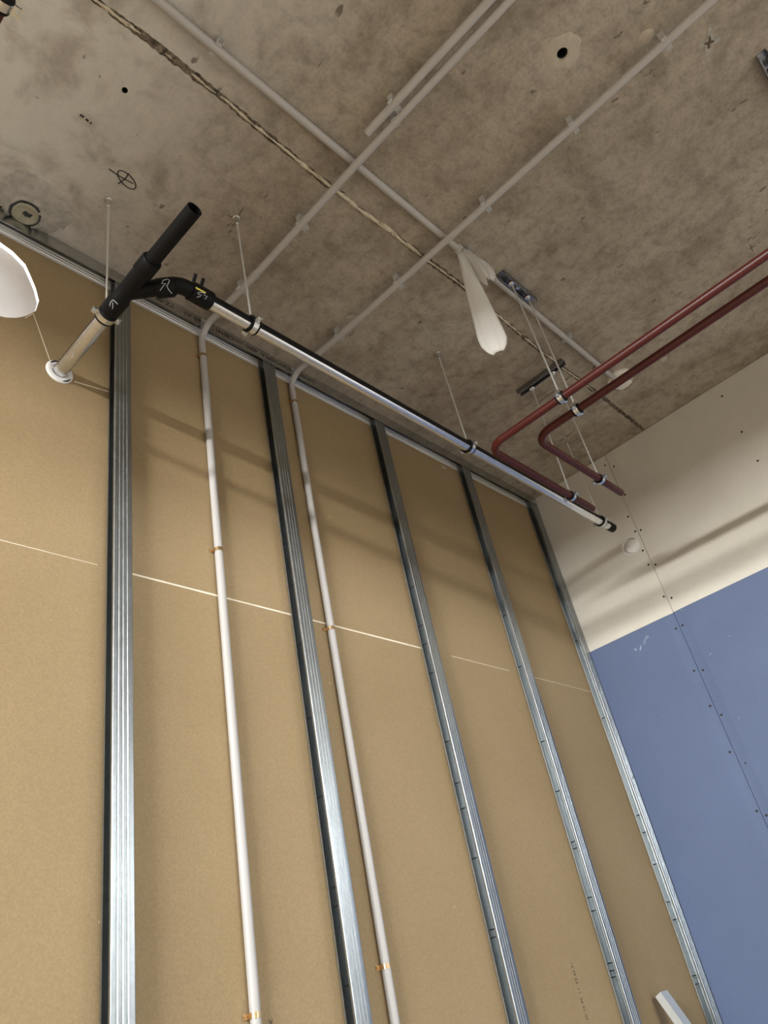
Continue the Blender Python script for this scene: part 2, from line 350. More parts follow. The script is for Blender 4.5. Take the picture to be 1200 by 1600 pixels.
# white joint line and cut lines on the brown boards
def strip_on_back(path, w, name='filler_line', mat='filler', lab=None):
    m = MB()
    for (x0, z0), (x1, z1) in zip(path[:-1], path[1:]):
        d = Vector((x1 - x0, 0, z1 - z0)); L = d.length; d.normalize(); n = Vector((-d.z, 0, d.x))
        m.obox(((x0 + x1) / 2, -0.0004, (z0 + z1) / 2), (d, n, (0, 1, 0)), (L / 2, w / 2, 0.0005))
    return m.build(name, M[mat], wall_back)
def joint(xa, xb, w, gaps=0.0):
    x = xa; segs = []
    while x < xb:
        L = random.uniform(0.05, 0.16); e = min(xb, x + L)
        if random.random() >= gaps: segs.append((x, e))
        x = e
    m = MB()
    for a, b in segs:
        ww = w * random.uniform(0.75, 1.2); m.box((a, -0.0009, -1.086 - ww / 2), (b, 0.0002, -1.086 + ww / 2))
    return m.build('joint_filler', M['filler'], wall_back)
joint(-3.35, -2.46, 0.0016); joint(-2.40, -1.24, 0.0050); joint(-1.19, -0.64, 0.0022, 0.25); joint(-0.58, -0.04, 0.0014)
strip_on_back([(-2.690, -0.35), (-2.669, -0.316), (-2.612, -0.470)], 0.0022, 'cut_line'); strip_on_back([(-2.541, -0.510), (-2.432, -0.492)], 0.003, 'cut_line')

# printed batch marks on the board
def text_part(body, size, loc, rot, mat, parent, name='printed_text', sx=1.0, ext=0.0002):
    cu = bpy.data.curves.new(name, 'FONT'); cu.body = body; cu.size = size; cu.align_x = 'CENTER'; cu.align_y = 'CENTER'; cu.extrude = ext; cu.resolution_u = 3
    o = bpy.data.objects.new('txt', cu); C.objects.link(o)
    dg = bpy.context.evaluated_depsgraph_get(); dg.update(); me = bpy.data.meshes.new_from_object(o.evaluated_get(dg))
    bpy.data.objects.remove(o, do_unlink=True)
    T = Matrix.Translation(Vector((loc[0], loc[1], loc[2] + HZ)) - world_of(parent)) @ rot.to_4x4() @ Matrix.Diagonal((sx, 1, 1, 1))
    me.transform(T); me.materials.append(M[mat]); me.name = name
    r = bpy.data.objects.new(name, me); C.objects.link(r); r.parent = parent; return r
FACE_OUT = Matrix(((1, 0, 0), (0, 0, -1), (0, 1, 0)))             # text on a wall facing -y
UPSIDE = Matrix(((-1, 0, 0), (0, 0, -1), (0, -1, 0)))             # the same turned by 180 degrees
DOWNWARD = Matrix(((0, -1, 0), (0, 0, -1), (1, 0, 0)))            # reading upward
text_part('12 09 23  11  06 41 07', 0.017, (-0.839, -0.0005, -2.175), Matrix(((0, 1, 0), (0, 0, -1), (-1, 0, 0))), 'printed', wall_back, 'printed_stamp')
text_part('A', 0.017, (-2.05, -0.0005, -2.094), UPSIDE, 'printed', wall_back, 'printed_stamp')

# right wall boards
SEAM = -0.4785
def wall_board(name, y0, y1, z0, z1, mat, taper0, taper1):
    m = MB(); ys = [y0 + 0.001] + ([y0 + 0.012, y0 + 0.045] if taper0 else []) + ([y1 - 0.045, y1 - 0.012] if taper1 else []) + [y1 - 0.001]
    def dx(y):
        d = 0.0
        if taper0: d = max(d, 0.0022 * max(0, 1 - max(0, (y - y0 - 0.012)) / 0.033))
        if taper1: d = max(d, 0.0022 * max(0, 1 - max(0, (y1 - 0.012 - y)) / 0.033))
        return d
    n = len(ys); vs = []
    for z in (z0, z1):
        vs += [(dx(y), y, z) for y in ys] + [(0.0125, y, z) for y in ys]
    fs = []
    for i in range(n - 1):
        fs += [(i, i + 1, 2 * n + i + 1, 2 * n + i), (n + i, 3 * n + i, 3 * n + i + 1, n + i + 1), (i, n + i, n + i + 1, i + 1), (2 * n + i, 2 * n + i + 1, 3 * n + i + 1, 3 * n + i)]
    fs += [(0, 2 * n, 3 * n, n), (n - 1, 2 * n - 1, 4 * n - 1, 3 * n - 1)]
    m.add(vs, fs); return m.build(name, mat, wall_right)
g1 = wall_board('gypsum_board', SEAM, 0.0, -0.8967, -0.003, M['grey'], True, False)
wall_board('gypsum_board', -1.678, SEAM, -0.895, -0.003, M['grey'], False, True)
wall_board('gypsum_board', SEAM, 0.0, -HZ, -0.8972, M['blue'], True, False)
wall_board('gypsum_board', -1.678, SEAM, -HZ, -0.8955, M['blue'], False, True)
wall_board('gypsum_board', -2.15, -1.68, -0.895, -0.003, M['grey'], False, False)
wall_board('gypsum_board', -2.15, -1.68, -HZ, -0.8955, M['blue'], False, False)
HB = Vector((0, -0.418, -0.514))
cut = MB(); cut.cur = 1; cut.lathe((-0.02, HB.y, HB.z), (1, 0, 0), [(0, 0.0001), (0, 0.041), (0.05, 0.041), (0.05, 0.0001)], 20)
g1.data.materials.append(M['gypsum']); gp = g1.parent
apply_bool(g1, [cut.build('cutter', [M['grey'], M['gypsum']])])
rm = MB(); rm.lathe((0.0, HB.y, HB.z), (-1, 0, 0), [(-0.001, 0.0405), (0.0012, 0.0408), (0.0014, 0.0435), (-0.001, 0.0455)], 15); rm.build('torn_rim', M['gypsum'], wall_right)
bf = MB(); bf.lathe((0.0105, HB.y - 0.005, HB.z), (-1, 0, 0), [(-0.002, 0.0001), (-0.002, 0.034), (0.002, 0.034), (0.005, 0.030), (0.006, 0.012), (0.0055, 0.0001)], 18)
bf.build('filler_plug', M['gypsum'], wall_right, True)

screw = MB(); screw.lathe((0, 0, 0), (-1, 0, 0), [(-0.002, 0.0052), (0.0003, 0.0052), (0.0004, 0.0040), (0.0004, 0.0001)], 12)
sc0 = None
for y, z in [(-0.459, -.055), (-.498, -.089), (-.491, -.259), (-.463, -.371), (-.466, -.458), (-.493, -.466), (-.463, -.564), (-.461, -.640), (-.491, -.656), (-.467, -.811), (-.497, -.832),
             (-.460, -.967), (-.492, -.966), (-.459, -1.166), (-.495, -1.178), (-.462, -1.323), (-.490, -1.372), (-.461, -1.516), (-.502, -1.573), (-.466, -1.746), (-.493, -1.770), (-1.088, -.070), (-1.085, -.284), (-1.083, -.447)]:
    if sc0 is None: sc0 = screw.build('screw_head', M['ink'], wall_right); base = sc0.location.copy() ; o = sc0
    else: o = sc0.copy(); C.objects.link(o); o.parent = wall_right
    o.location = base + Vector((0.0018 if abs(y - SEAM) < 0.03 else 0.0, y, z))

# white scuffs on the blue boards
for (px, py, L, wd, an) in ((1008, 1000, 26, 3, -50), (1001, 1012, 14, 5, -60), (1012, 996, 10, 3, -40), (993, 1015, 8, 6, 30), (1065, 953, 8, 1.6, -20), (1110, 1022, 9, 1.4, -30), (1140, 994, 2.5, 2.5, 0), (1155, 1122, 6, 1.2, -20)):
    p = on_x(px, py); m = MB(); k = 0.0019; pts = []
    for i in range(14):
        a = 2 * math.pi * i / 14; q = 1 + 0.45 * noise.noise(Vector((math.cos(a) * 2, math.sin(a) * 2, px * 0.1))); u, v = L * k * 0.5 * q * math.cos(a), wd * k * 0.5 * q * math.sin(a); c_, s_ = math.cos(math.radians(an)), math.sin(math.radians(an)); pts.append((-(u * c_ - v * s_), -(u * s_ + v * c_)))
    m.prism(pts, (-0.0001, p.y, p.z), (0, 1, 0), (0, 0, 1), (-1, 0, 0), 0.0002); m.build('scuff_mark', M['scuff'], wall_right)

# ceiling details: plaster-filled slab joint, mortar patches, sleeve, pen marks
def ridge_strip(name, mat, xa, xb, N, prof, wf, hf, of, jag):
    m = MB(); vs = []; fs = []; ok = []
    for i in range(N + 1):
        x = xa + (xb - xa) * i / N; yc = -0.706 + 0.010 * noise.noise(Vector((x * 1.7, 3, 0))) + 0.004 * noise.noise(Vector((x * 9, 1, 0))) + of(x)
        w = wf(x); ok.append(w > 0.0012); w = max(w, 0.0012); hh = hf(x)
        for k in range(prof):
            t = k / (prof - 1) * 2 - 1; z = -hh * max(0, 1 - t * t) * (1 + 0.7 * noise.noise(Vector((x * 60, t * 3, 5)))) + 0.0006
            vs.append((x, yc + t * w + jag * noise.noise(Vector((x * 90, t * 2, 1))), z))
    for i in range(N):
        if ok[i] and ok[i + 1]:
            for k in range(prof - 1): a = i * prof + k; fs.append((a, a + 1, a + prof + 1, a + prof))
    m.add(vs, fs); return m.build(name, mat, ceiling, True)
nz = lambda x, f, sd: noise.noise(Vector((x * f, sd, 0.3)))
ridge_strip('joint_gap', M['gap'], -3.6, -0.002, 900, 7, lambda x: 0.0105 + 0.006 * nz(x, 7, 2) + 0.006 * nz(x, 38, 4), lambda x: 0.0022, lambda x: 0.0, 0.003)
ridge_strip('joint_plaster', M['ridge'], -3.6, -0.42, 1100, 7, lambda x: 0.0050 + 0.007 * nz(x, 3.5, 11) + 0.005 * nz(x, 26, 8), lambda x: 0.0065 + 0.002 * nz(x, 30, 6), lambda x: 0.003 * nz(x, 11, 9), 0.0016)

def patch(c, r, h, mat, name, seed=0, hole=0.0, stretch=1.0):
    m = MB(); seg = 40; rings = [0.0, 0.3, 0.55, 0.75, 0.9, 1.0]; vs = []; fs = []
    for j, q in enumerate(rings):
        for k in range(seg):
            a = k * 2 * math.pi / seg; rr = r * (1 + 0.22 * noise.noise(Vector((math.cos(a) * 1.6 + seed, math.sin(a) * 1.6, seed))) + 0.08 * noise.noise(Vector((math.cos(a) * 5 + seed, math.sin(a) * 5, 3))))
            rad = hole + (rr - hole) * q if hole else rr * max(q, 0.001)
            z = -h * (1 - q ** 3) * (1 + 0.5 * noise.noise(Vector((rad * 60 * math.cos(a), rad * 60 * math.sin(a), seed)))) + 0.0006
            if q == 1.0: z = 0.001
            vs.append((c.x + rad * math.cos(a) * stretch, c.y + rad * math.sin(a), z))
    for j in range(len(rings) - 1):
        for k in range(seg): k2 = (k + 1) % seg; fs.append((j * seg + k, j * seg + k2, (j + 1) * seg + k2, (j + 1) * seg + k))
    m.add(vs, fs); return m.build(name, mat, ceiling, True)
patch(HOLE, 0.055, 0.006, M['mortar'], 'mortar_ring', 2, 0.016)
patch(on_z(1010, 57), 0.022, 0.005, M['mortar'], 'mortar_patch', 5)
patch(on_z(1037, 562), 0.018, 0.004, M['mortar'], 'mortar_patch', 9)
patch(on_z(52, 318), 0.095, 0.010, M['broken'], 'mortar_patch', 12, 0, 1.2)
patch(on_z(548, 498), 0.018, 0.005, M['mortar'], 'mortar_patch', 15)
CH = on_z(1108, 66)                             # chipped anchor hole with a ragged four-pointed edge
def ragged(n, r, sd, name, mat, dz):
    m = MB(); pts = []
    for i in range(n):
        a = 2 * math.pi * i / n; q = r * (0.42 + 0.58 * abs(math.cos(2 * (a - 0.62))) ** 2.5) * (1 + 0.3 * noise.noise(Vector((math.cos(a) * 4, math.sin(a) * 4, sd)))); pts.append((q * math.cos(a) * (1.5 if abs(math.sin(a - 0.62)) < 0.4 else 0.9), q * math.sin(a)))
    m.prism(pts, (CH.x, CH.y, 0.0005), (1, 0, 0), (0, 1, 0), (0, 0, -1), dz + 0.0005); return m.build(name, mat, ceiling)
ragged(40, 0.034, 2, 'chipped_edge', M['broken'], 0.0012); ragged(40, 0.015, 5, 'chipped_hole', M['printed'], 0.0018)
PL = on_z(40, 331)
def rough_ring(name, prof, mat, amp, sd):
    m = MB(); seg = 40; vs = []; fs = []
    for j, (t, r) in enumerate(prof):
        for k in range(seg):
            a = k * 2 * math.pi / seg; q = r * (1 + amp * noise.noise(Vector((math.cos(a) * 2, math.sin(a) * 2, sd))) + amp * 0.5 * noise.noise(Vector((math.cos(a) * 6, math.sin(a) * 6, sd + j))))
            vs.append((PL.x + q * math.cos(a), PL.y + q * math.sin(a), -t - 0.002 * noise.noise(Vector((math.cos(a) * 3, math.sin(a) * 3, j + sd)))))
    for j in range(len(prof) - 1):
        for k in range(seg): k2 = (k + 1) % seg; fs.append((j * seg + k, j * seg + k2, (j + 1) * seg + k2, (j + 1) * seg + k))
    m.add(vs, fs); return m.build(name, mat, ceiling, True)
rough_ring('broken_edge', [(0.0, 0.060), (0.010, 0.054), (0.013, 0.047), (0.006, 0.043)], M['broken'], 0.16, 3)
rough_ring('sleeve_collar', [(0.004, 0.044), (0.011, 0.042), (0.011, 0.036)], M['dark'], 0.05, 8)
rough_ring('sleeve_plug', [(0.004, 0.0365), (0.012, 0.0365), (0.015, 0.031), (0.012, 0.027), (0.009, 0.012), (0.008, 0.0001)], M['sleeve'], 0.06, 5)
m = MB(); m.prism([(-0.012, 0.004), (-0.002, 0.009), (0.011, 0.006), (0.013, -0.007), (0.004, -0.004), (-0.008, -0.006)], (PL.x + 0.004, PL.y - 0.003, -0.0125), (1, 0, 0), (0, 1, 0), (0, 0, 1), 0.004); m.build('plug_hole', M['dark'], ceiling)
for k in range(16):
    a = random.uniform(0, 2 * math.pi); q = random.uniform(0.062, 0.115); m = MB(); rr = random.uniform(0.003, 0.008)
    m.hexa((PL.x + q * math.cos(a) * 1.2, min(-0.05, PL.y + q * math.sin(a)), 0.0005), (random.uniform(-.2, .2), random.uniform(-.2, .2), -1), rr, 0.004, 7); m.build('mortar_crumb', M['dark'] if k % 3 == 0 else M['broken'], ceiling)
def pen(paths, r=0.0017, name='pen_mark'):
    m = MB()
    for p in paths: m.tube([(*on_z(*q)[:2], -0.0002) for q in p], r, 6)
    return m.build(name, M['ink'], ceiling)
circ = [(198 + 15.5 * math.cos(a) * 0.86 + 5 * math.sin(a), 281 + 13.5 * math.sin(a) + 5.5 * math.cos(a)) for a in [i * math.pi / 12 for i in range(25)]]
pen([circ, [(170, 264), (188, 276), (208, 287)], [(201, 271), (196, 279), (185, 287)]])
pen([[(381, 324), (375, 333), (370, 341)], [(355, 336), (362, 339)], [(354, 353), (361, 349)]], 0.0010)
pen([[(1168, 376), (1173, 371), (1177, 373), (1182, 367)], [(1172, 382), (1176, 392)], [(1171, 389), (1180, 384)]], 0.0012)
pen([[(834, 636), (850, 622), (866, 611)], [(880, 598), (888, 590), (893, 586)], [(880, 593), (888, 592)]], 0.0012)
pen([[(874, 690), (882, 685), (895, 675)], [(890, 694), (903, 685)]], 0.0012)
pen([[(125, 179), (131, 183)], [(134, 186), (138, 189)], [(141, 191), (142.5, 192.5)]], 0.0030)

# ---------------------------------------------------------------- metal studs and ceiling track
XS = [-2.388, -1.7907, -1.1904, -0.588, -0.001]
SLITS = [[-1.84], [-.831, -.984, -1.185, -1.41, -1.624, -1.843, -1.885, -2.053], [-.841, -.999, -1.074, -1.183, -1.424, -1.559, -1.638, -1.785, -1.979, -2.0],
         [-.608, -.828, -1.061, -1.371, -1.559, -1.739, -1.761, -1.922, -1.964, -2.122, -2.144, -2.162], [-.835, -1.211, -1.634, -1.703, -1.826, -1.965, -2.028, -2.219, -2.246]]
def stud_section():
    # C profile opening to the left: lip, ribbed front flange, web on the right, rear flange on the board, lip
    D1 = D - 0.0012; p = [(0.0004, -D1 + 0.0085), (0.0, -D1 + 0.0030)]
    for i in range(6):
        a = math.pi / 2 * i / 5; p.append((0.0028 * (1 - math.cos(a)), -D1 + 0.0028 * (1 - math.sin(a))))
    for gpos in (0.0125, 0.0235, 0.0345): p += [(gpos - 0.0022, -D1), (gpos - 0.0007, -D1 + 0.0016), (gpos + 0.0007, -D1 + 0.0016), (gpos + 0.0022, -D1)]
    for i in range(5):
        a = math.pi / 2 * i / 4; p.append((FW - 0.002 * (1 - math.sin(a)), -D1 + 0.002 * (1 - math.cos(a))))
    for gy in (-0.030, -0.020, -0.011): p += [(FW, gy - 0.0016), (FW - 0.0012, gy - 0.0005), (FW - 0.0012, gy + 0.0005), (FW, gy + 0.0016)]
    p += [(FW, -0.0024), (FW - 0.0008, -0.0014), (0.0016, -0.0014), (0.0, -0.0028), (0.0004, -0.0075)]
    return p
def thick(p, t=0.0007):
    n = len(p); nn = []
    for i in range(n):
        a = Vector(p[max(i - 1, 0)]); b = Vector(p[min(i + 1, n - 1)]); d = (b - a).normalized(); nn.append((p[i][0] - d.y * -t, p[i][1] + d.x * -t))
    return p + nn[::-1]
SEC = stud_section()
where = ['leftmost of the five, directly behind the black drain pipe branch', 'second from the left, between the two grey conduits', 'middle one of the five, right of both grey conduits',
         'second from the right, without neighbouring conduits', 'rightmost, in the corner against the blue board']
for i, x in enumerate(XS):
    t = thing('metal_stud', (x - FW / 2, -D / 2, -HZ), 'galvanised steel wall stud, ' + where[i], 'stud', 'vertical metal studs on the brown wall')
    m = MB(); n = len(SEC); z0, z1 = -HZ + 0.002, -0.010 - 0.0 * i
    inner = thick(SEC, -0.0007)[n:][::-1]
    vs = []
    for z in (z0, z1): vs += [(x - FW + a, b, z) for a, b in SEC] + [(x - FW + a, b, z) for a, b in inner]
    fs = []
    for k in range(n - 1):
        fs += [(k, k + 1, 2 * n + k + 1, 2 * n + k), (n + k, 3 * n + k, 3 * n + k + 1, n + k + 1), (k, n + k, n + k + 1, k + 1), (2 * n + k, 2 * n + k + 1, 3 * n + k + 1, 3 * n + k)]
    fs += [(0, 2 * n, 3 * n, n), (n - 1, n * 2 - 1, 4 * n - 1, 3 * n - 1)]
    m.add(vs, fs); m.build('channel_profile', M['galv'], t, True, 25)
    for z in SLITS[i]:                            # board screws driven from the other side, their points inside the channel
        q = MB(); xx = x - FW * random.uniform(0.62, 0.80)
        q.lathe((xx, -0.0010, z), (0, -1, 0), [(0, 0.0001), (0, 0.0019), (0.013, 0.0019), (0.024, 0.0002)], 8)
        q.build('screw_point', M['ink'], t, True, 30)
# UW track along the ceiling
TD = D + 0.0012; H = 0.050
CONX = (-2.098, -1.690)
tr = thing('ceiling_track', (-1.75, -D / 2, -H), 'long galvanised ceiling track with printed lettering holding the stud tops', 'track')
m = MB(); webp = []
yy = [-0.0006]
sec = [(-0.0006, -0.0012)]
for gy in (-0.008, -0.0165, -0.025): sec += [(gy + 0.0022, -0.0012), (gy + 0.0009, -0.0036), (gy - 0.0009, -0.0036), (gy - 0.0022, -0.0012)]
sec += [(-TD, -0.0012)]
sec = sec + [(a, b + 0.0007) for a, b in sec[::-1]]
m.prism(sec, (-3.6, 0, 0), (0, 1, 0), (0, 0, 1), (1, 0, 0), 3.5985); m.build('web', M['galv_dull'], tr)
sec = [(-0.0006, -H)]
for gz in (-0.0385, -0.0265, -0.0145): sec += [(-0.0006, gz - 0.0024), (-0.0030, gz - 0.0008), (-0.0030, gz + 0.0008), (-0.0006, gz + 0.0024)]
sec += [(-0.0006, -0.0046)]; sec = [(a - 0.0007, b) for a, b in sec] + sec[::-1]
m = MB(); m.prism(sec, (-3.6, 0, 0), (0, 1, 0), (0, 0, 1), (1, 0, 0), 3.5985); m.build('rear_flange', M['lit_zinc'], tr)  # paler than the other track parts: reflected light painted into its colour
m = MB(); edges = [-3.6]
for cx in CONX: edges += [cx - 0.019, cx + 0.019]
edges.append(-0.0015)
for k in range(0, len(edges), 2): m.box((edges[k], -TD - 0.0007, -H), (edges[k + 1], -TD, -0.0006))
fl_o = m.build('front_flange', M['galv_dull'], tr)
for cx in CONX:                                   # bent tabs beside each conduit notch
    m = MB(); m.box((cx - 0.0205, -TD, -H + 0.004), (cx - 0.0195, -TD + 0.020, -0.008)); m.build('bent_tab', M['galv_dull'], tr)
yt = -TD - 0.0009
for s, px, py, size in (('60-ZZ'[::1] if False else 'ZZ-09', 258, 474, 0.020), ('A1', 293, 492, 0.020), ('0,60', 312, 503, 0.020), ('EN1', 345, 519, 0.021), ('CE', 359.5, 526.5, 0.022), ('mm', 373, 534, 0.018), ('4000', 393, 545, 0.020), ('VDONA', 424, 560, 0.020), ('UW50', 452, 575, 0.019), ('0,60 MM', 480, 592, 0.016)):
    p = on_y(px, py, yt); text_part(s, size * 1.2, (p.x, yt, -0.0245), UPSIDE, 'ink', tr, sx=1.15)

# loose piece of profile leaning on the wall at the bottom right
t = thing('metal_profile', (-0.33, -0.02, -2.40), 'loose short galvanised channel leaning against the brown board near the floor corner', 'metal profile')
A = on_y(1029, 1556, -0.022); ra = ray(1029, 1556); rb = ray(1078, 1625); pn = ra.cross(rb)
FY, FZ = -0.62, -HZ + 0.004                     # its foot stands on the floor, out from the wall
FX = CAMC.x - (pn.y * (FY - CAMC.y) + pn.z * (FZ - CAMC.z)) / pn.x
B = Vector((FX, FY, FZ))
d = (B - A).normalized(); sd = d.cross(Vector((0, -1, 0))).normalized(); nrm = sd.cross(d).normalized(); nrm = nrm if nrm.y < 0 else -nrm
m = MB(); L = (B - A).length - 0.01
sec = [(-0.026, 0), (-0.026, 0.027), (0.026, 0.027), (0.026, 0), (0.0252, 0), (0.0252, 0.0262), (-0.0252, 0.0262), (-0.0252, 0)]
m.prism(sec, A, sd, nrm, d, L); m.build('channel_profile', M['rod'], t)
wi = MB(); p0 = on_y(690, 728, -0.012); wi.tube([p0 + Vector((0, 0, 0.0)), p0 + Vector((0.012, 0, -0.004)), p0 + Vector((0.026, 0, -0.002)), p0 + Vector((0.034, 0.008, 0.004)), p0 + Vector((0.036, 0.012, 0.012))], 0.0013, 6)
tag(wi.build('wire_offcut', M['white']), 'short white wire end below the ceiling track, beside the second stud from the right', 'wire')

# ---------------------------------------------------------------- grey conduits
RC = 0.0118
def conduit_clip(parent, p, ax, r, z, side=-1):
    # open clip: ribbed base against the ceiling plus two spring jaws round the pipe
    m = MB(); ax = Vector(ax).normalized(); sdv = Vector((0, 0, 1)).cross(ax); up = Vector((0, 0, 1)); c = Vector((p[0], p[1], z))
    top = -0.0005; gap = top - (z + r)
    if gap > 0.002: m.obox(c + up * (r + gap / 2 + 0.001), (ax, sdv, up), (0.009, 0.008, gap / 2 + 0.001))
    a0, a1 = -215, 35; ri, ro = r + 0.0003, r + 0.0026; poly = []; n = 16
    for i in range(n + 1): a = math.radians(a0 + (a1 - a0) * i / n + 90 + 90 + 0); poly.append((ri * math.cos(a), ri * math.sin(a)))
    for i in range(n, -1, -1): a = math.radians(a0 + (a1 - a0) * i / n + 90 + 90); poly.append((ro * math.cos(a), ro * math.sin(a)))
    poly = [(a * 1, b) for a, b in poly]
    m.prism(poly, c - ax * 0.008, sdv, up, ax, 0.016)
    for q in ((-1, 1) if side else ()): m.obox(c + sdv * (q * (r + 0.004)) - up * 0.004, (ax, sdv, up), (0.008, 0.0035, 0.0012))
    for k in ((-1, 0, 1) if side else ()): m.obox(c + sdv * (side * (r + 0.008)) + up * (r * 0.3) + ax * (k * 0.006), (ax, sdv, up), (0.0016, 0.007, 0.010))
    if side: m.obox(c + sdv * (side * (r + 0.006)) + up * (r * 0.9), (ax, sdv, up), (0.0075, 0.008, 0.0015))
    return m.build('pipe_clip', M['clip'], parent)
def saddle(parent, x, z):
    m = MB(); poly = []; n = 14
    for i in range(n + 1): a = math.pi * i / n; poly.append(((RC + 0.0003) * math.cos(a), (RC + 0.0003) * math.sin(a)))
    for i in range(n, -1, -1): a = math.pi * i / n; poly.append(((RC + 0.0018) * math.cos(a), (RC + 0.0018) * math.sin(a)))
    m.prism(poly, (x, -RC - 0.0006, z - 0.0055), (1, 0, 0), (0, -1, 0), (0, 0, 1), 0.011)
    for q in (-1, 1):
        m.box((x + q * (RC + 0.0005), -RC, z - 0.0055), (x + q * (RC + 0.0018), -0.0012, z + 0.0055)); 
    m.box((x - RC - 0.012, -0.0022, z - 0.0055), (x - RC - 0.0004, -0.0008, z + 0.0055))
    m.hexa((x - RC - 0.008, -0.0022, z), (0, -1, 0), 0.0032, 0.0022, 8)
    return m.build('saddle_clip', M['copper'], parent)
def ceiling_to_wall(label, cx, y_far, clips, saddles, coupler, xs=None):
    t = thing('conduit_pipe', (cx, -RC - 0.0008, -HZ), label, 'conduit', 'grey conduits running down the brown wall')
    zw = -0.030; yw = -RC - 0.0008; zc = -0.043
    path = [(xs(y_far), y_far, zc)]
    for y in [y_far + (-0.40 - y_far) * k / 8 for k in range(1, 9)]: path.append((xs(y), y, zc))
    for y, z in ((-0.34, -0.0425), (-0.28, -0.041), (-0.22, -0.038), (-0.17, -0.035), (-0.13, -0.032)): path.append((xs(y), y, z))
    path += [tuple(v) for v in arc((cx, -0.12, zw), (cx, yw, zw), (cx, yw, -0.4), 0.062, 14)]
    for k in range(1, 9): path.append((cx, yw, -0.10 - (HZ - 0.14) * k / 8))
    path[-1] = (cx, yw, -HZ + 0.004)
    m = MB(); m.tube(path, RC, 20); m.build('conduit', M['conduit'], t, True)
    for y in clips: conduit_clip(t, (xs(y), y), (0, 1, 0), RC, zc + (0.0025 if y > -0.3 else 0), 0 if y == -0.985 else -1)
    for z in saddles: saddle(t, cx, z)
    if coupler:
        m = MB(); m.tube([(xs(coupler), coupler, -0.0423), (xs(coupler + 0.09), coupler + 0.09, -0.0395)], RC + 0.0016, 20); m.build('coupler', M['conduit'], t, True)
    return t
ceiling_to_wall('left grey conduit, crossing the ceiling and bending down the brown wall between first two studs', -2.098, -2.9, (-0.985, -0.562, -0.249), (-0.156, -0.942, -2.077), -0.33, lambda y: -2.098 + (0.008 if False else 0) - 0.016 * min(1, max(0, (-y - 0.1) / 0.9)))
ceiling_to_wall('right grey conduit, crossing the ceiling and bending down the wall right of the second stud', -1.690, -2.9, (-1.637, -1.325, -0.984, -0.592, -0.288), (-0.159, -1.109, -2.028), -0.40, lambda y: -1.690 + 0.006 * min(1, max(0, (-y - 0.1) / 0.9)))
t = thing('conduit_pipe', (-2.138, -1.9, -0.055), 'short grey conduit ending on the ceiling right alongside the left wall conduit', 'conduit')
m = MB(); m.tube([(-2.156, -2.9, -0.043), (-2.155, -1.5, -0.043), (-2.153, -0.908, -0.043)], RC, 20); m.tube([(-2.153, -0.9085, -0.043), (-2.153, -0.9065, -0.043)], RC * 0.8, 16); m.build('conduit', M['conduit'], t, True)
conduit_clip(t, (-2.1537, -1.015), (0, 1, 0), RC, -0.043, -1)
t = thing('conduit_pipe', (-1.8, -0.812, -0.028), 'long grey conduit tight against the ceiling, running to the round white detector', 'conduit')
def cy(x): return -0.806 - 0.006 * (x + 2.8) / 2.0
m = MB(); m.tube([(x, cy(x), -0.014 - 0.0 * x) for x in (-3.6, -3.0, -2.5, -2.1, -1.7, -1.2, -0.8, -0.510)], RC, 20); m.build('conduit', M['conduit'], t, True)
for x in (-2.600, -1.568, -0.90): conduit_clip(t, (x, cy(x)), (1, 0, 0), RC, -0.014, -1)

# ---------------------------------------------------------------- black drain pipe
DY, DZ, DR = -0.440, -0.489, 0.0195
BY = -0.345                                       # where the branch leaves the main line
dp = thing('drain_pipe', (-1.5, DY, DZ - DR), 'glossy black drain pipe with an open branch, hung along the brown wall', 'pipe')
m = MB(); m.tube([(PX, 0.05, PZ), (PX, -0.285, PZ)], DR, 32); m.build('wall_stub', M['hdpe'], dp, True)
bx = PX + (abs(DY) - abs(BY))                     # 45 degree branch meets the long run here
m = MB(); m.tube([(-2.452, DY, DZ), (-0.205, DY, DZ)], DR, 32); long_pipe = m.build('long_pipe', M['hdpe'], dp, True)
def foil(parent, p0, p1, a0, a1, e1, e2, n=14, steps=24):
    # aluminium tape stuck lengthwise: from angle a0[start,end] to a1, radius a little over the pipe
    m = MB(); vs = []; fs = []; p0 = Vector(p0); p1 = Vector(p1); e1 = Vector(e1); e2 = Vector(e2); rs = (DR + 0.0001, DR + 0.0006)
    for i in range(steps + 1):
        t = i / steps; c = p0.lerp(p1, t); s0 = a0[0] + (a0[1] - a0[0]) * t; s1 = a1[0] + (a1[1] - a1[0]) * t
        for r in rs:
            for k in range(n + 1):
                a = math.radians(s0 + (s1 - s0) * k / n + (1.5 * noise.noise(Vector((t * 18, 0, k // n))) if k in (0, n) else 0)); vs.append(c + (e1 * math.cos(a) + e2 * math.sin(a)) * r)
    w = 2 * (n + 1)
    for i in range(steps):
        for k in range(n):
            for o in (0, n + 1): q = i * w + o + k; fs.append((q, q + 1, q + w + 1, q + w))
        for k in (0, n): q = i * w + k; fs.append((q, q + n + 1, q + w + n + 1, q + w))
    for i in (0, steps):
        for k in range(n): q = i * w + k; fs.append((q, q + 1, q + n + 2, q + n + 1))
    m.add(vs, fs); return m.build('foil_tape', M['foil'], parent, True, 30)
foil(long_pipe, (-2.440, DY, DZ), (-0.246, DY, DZ), (-46, -30), (-170, -170), (0, -1, 0), (0, 0, 1))
foil(dp.children[0], (PX, -0.004, PZ), (PX, -0.283, PZ), (184, 190), (355, 350), (1, 0, 0), (0, 0, 1))
wy = MB()
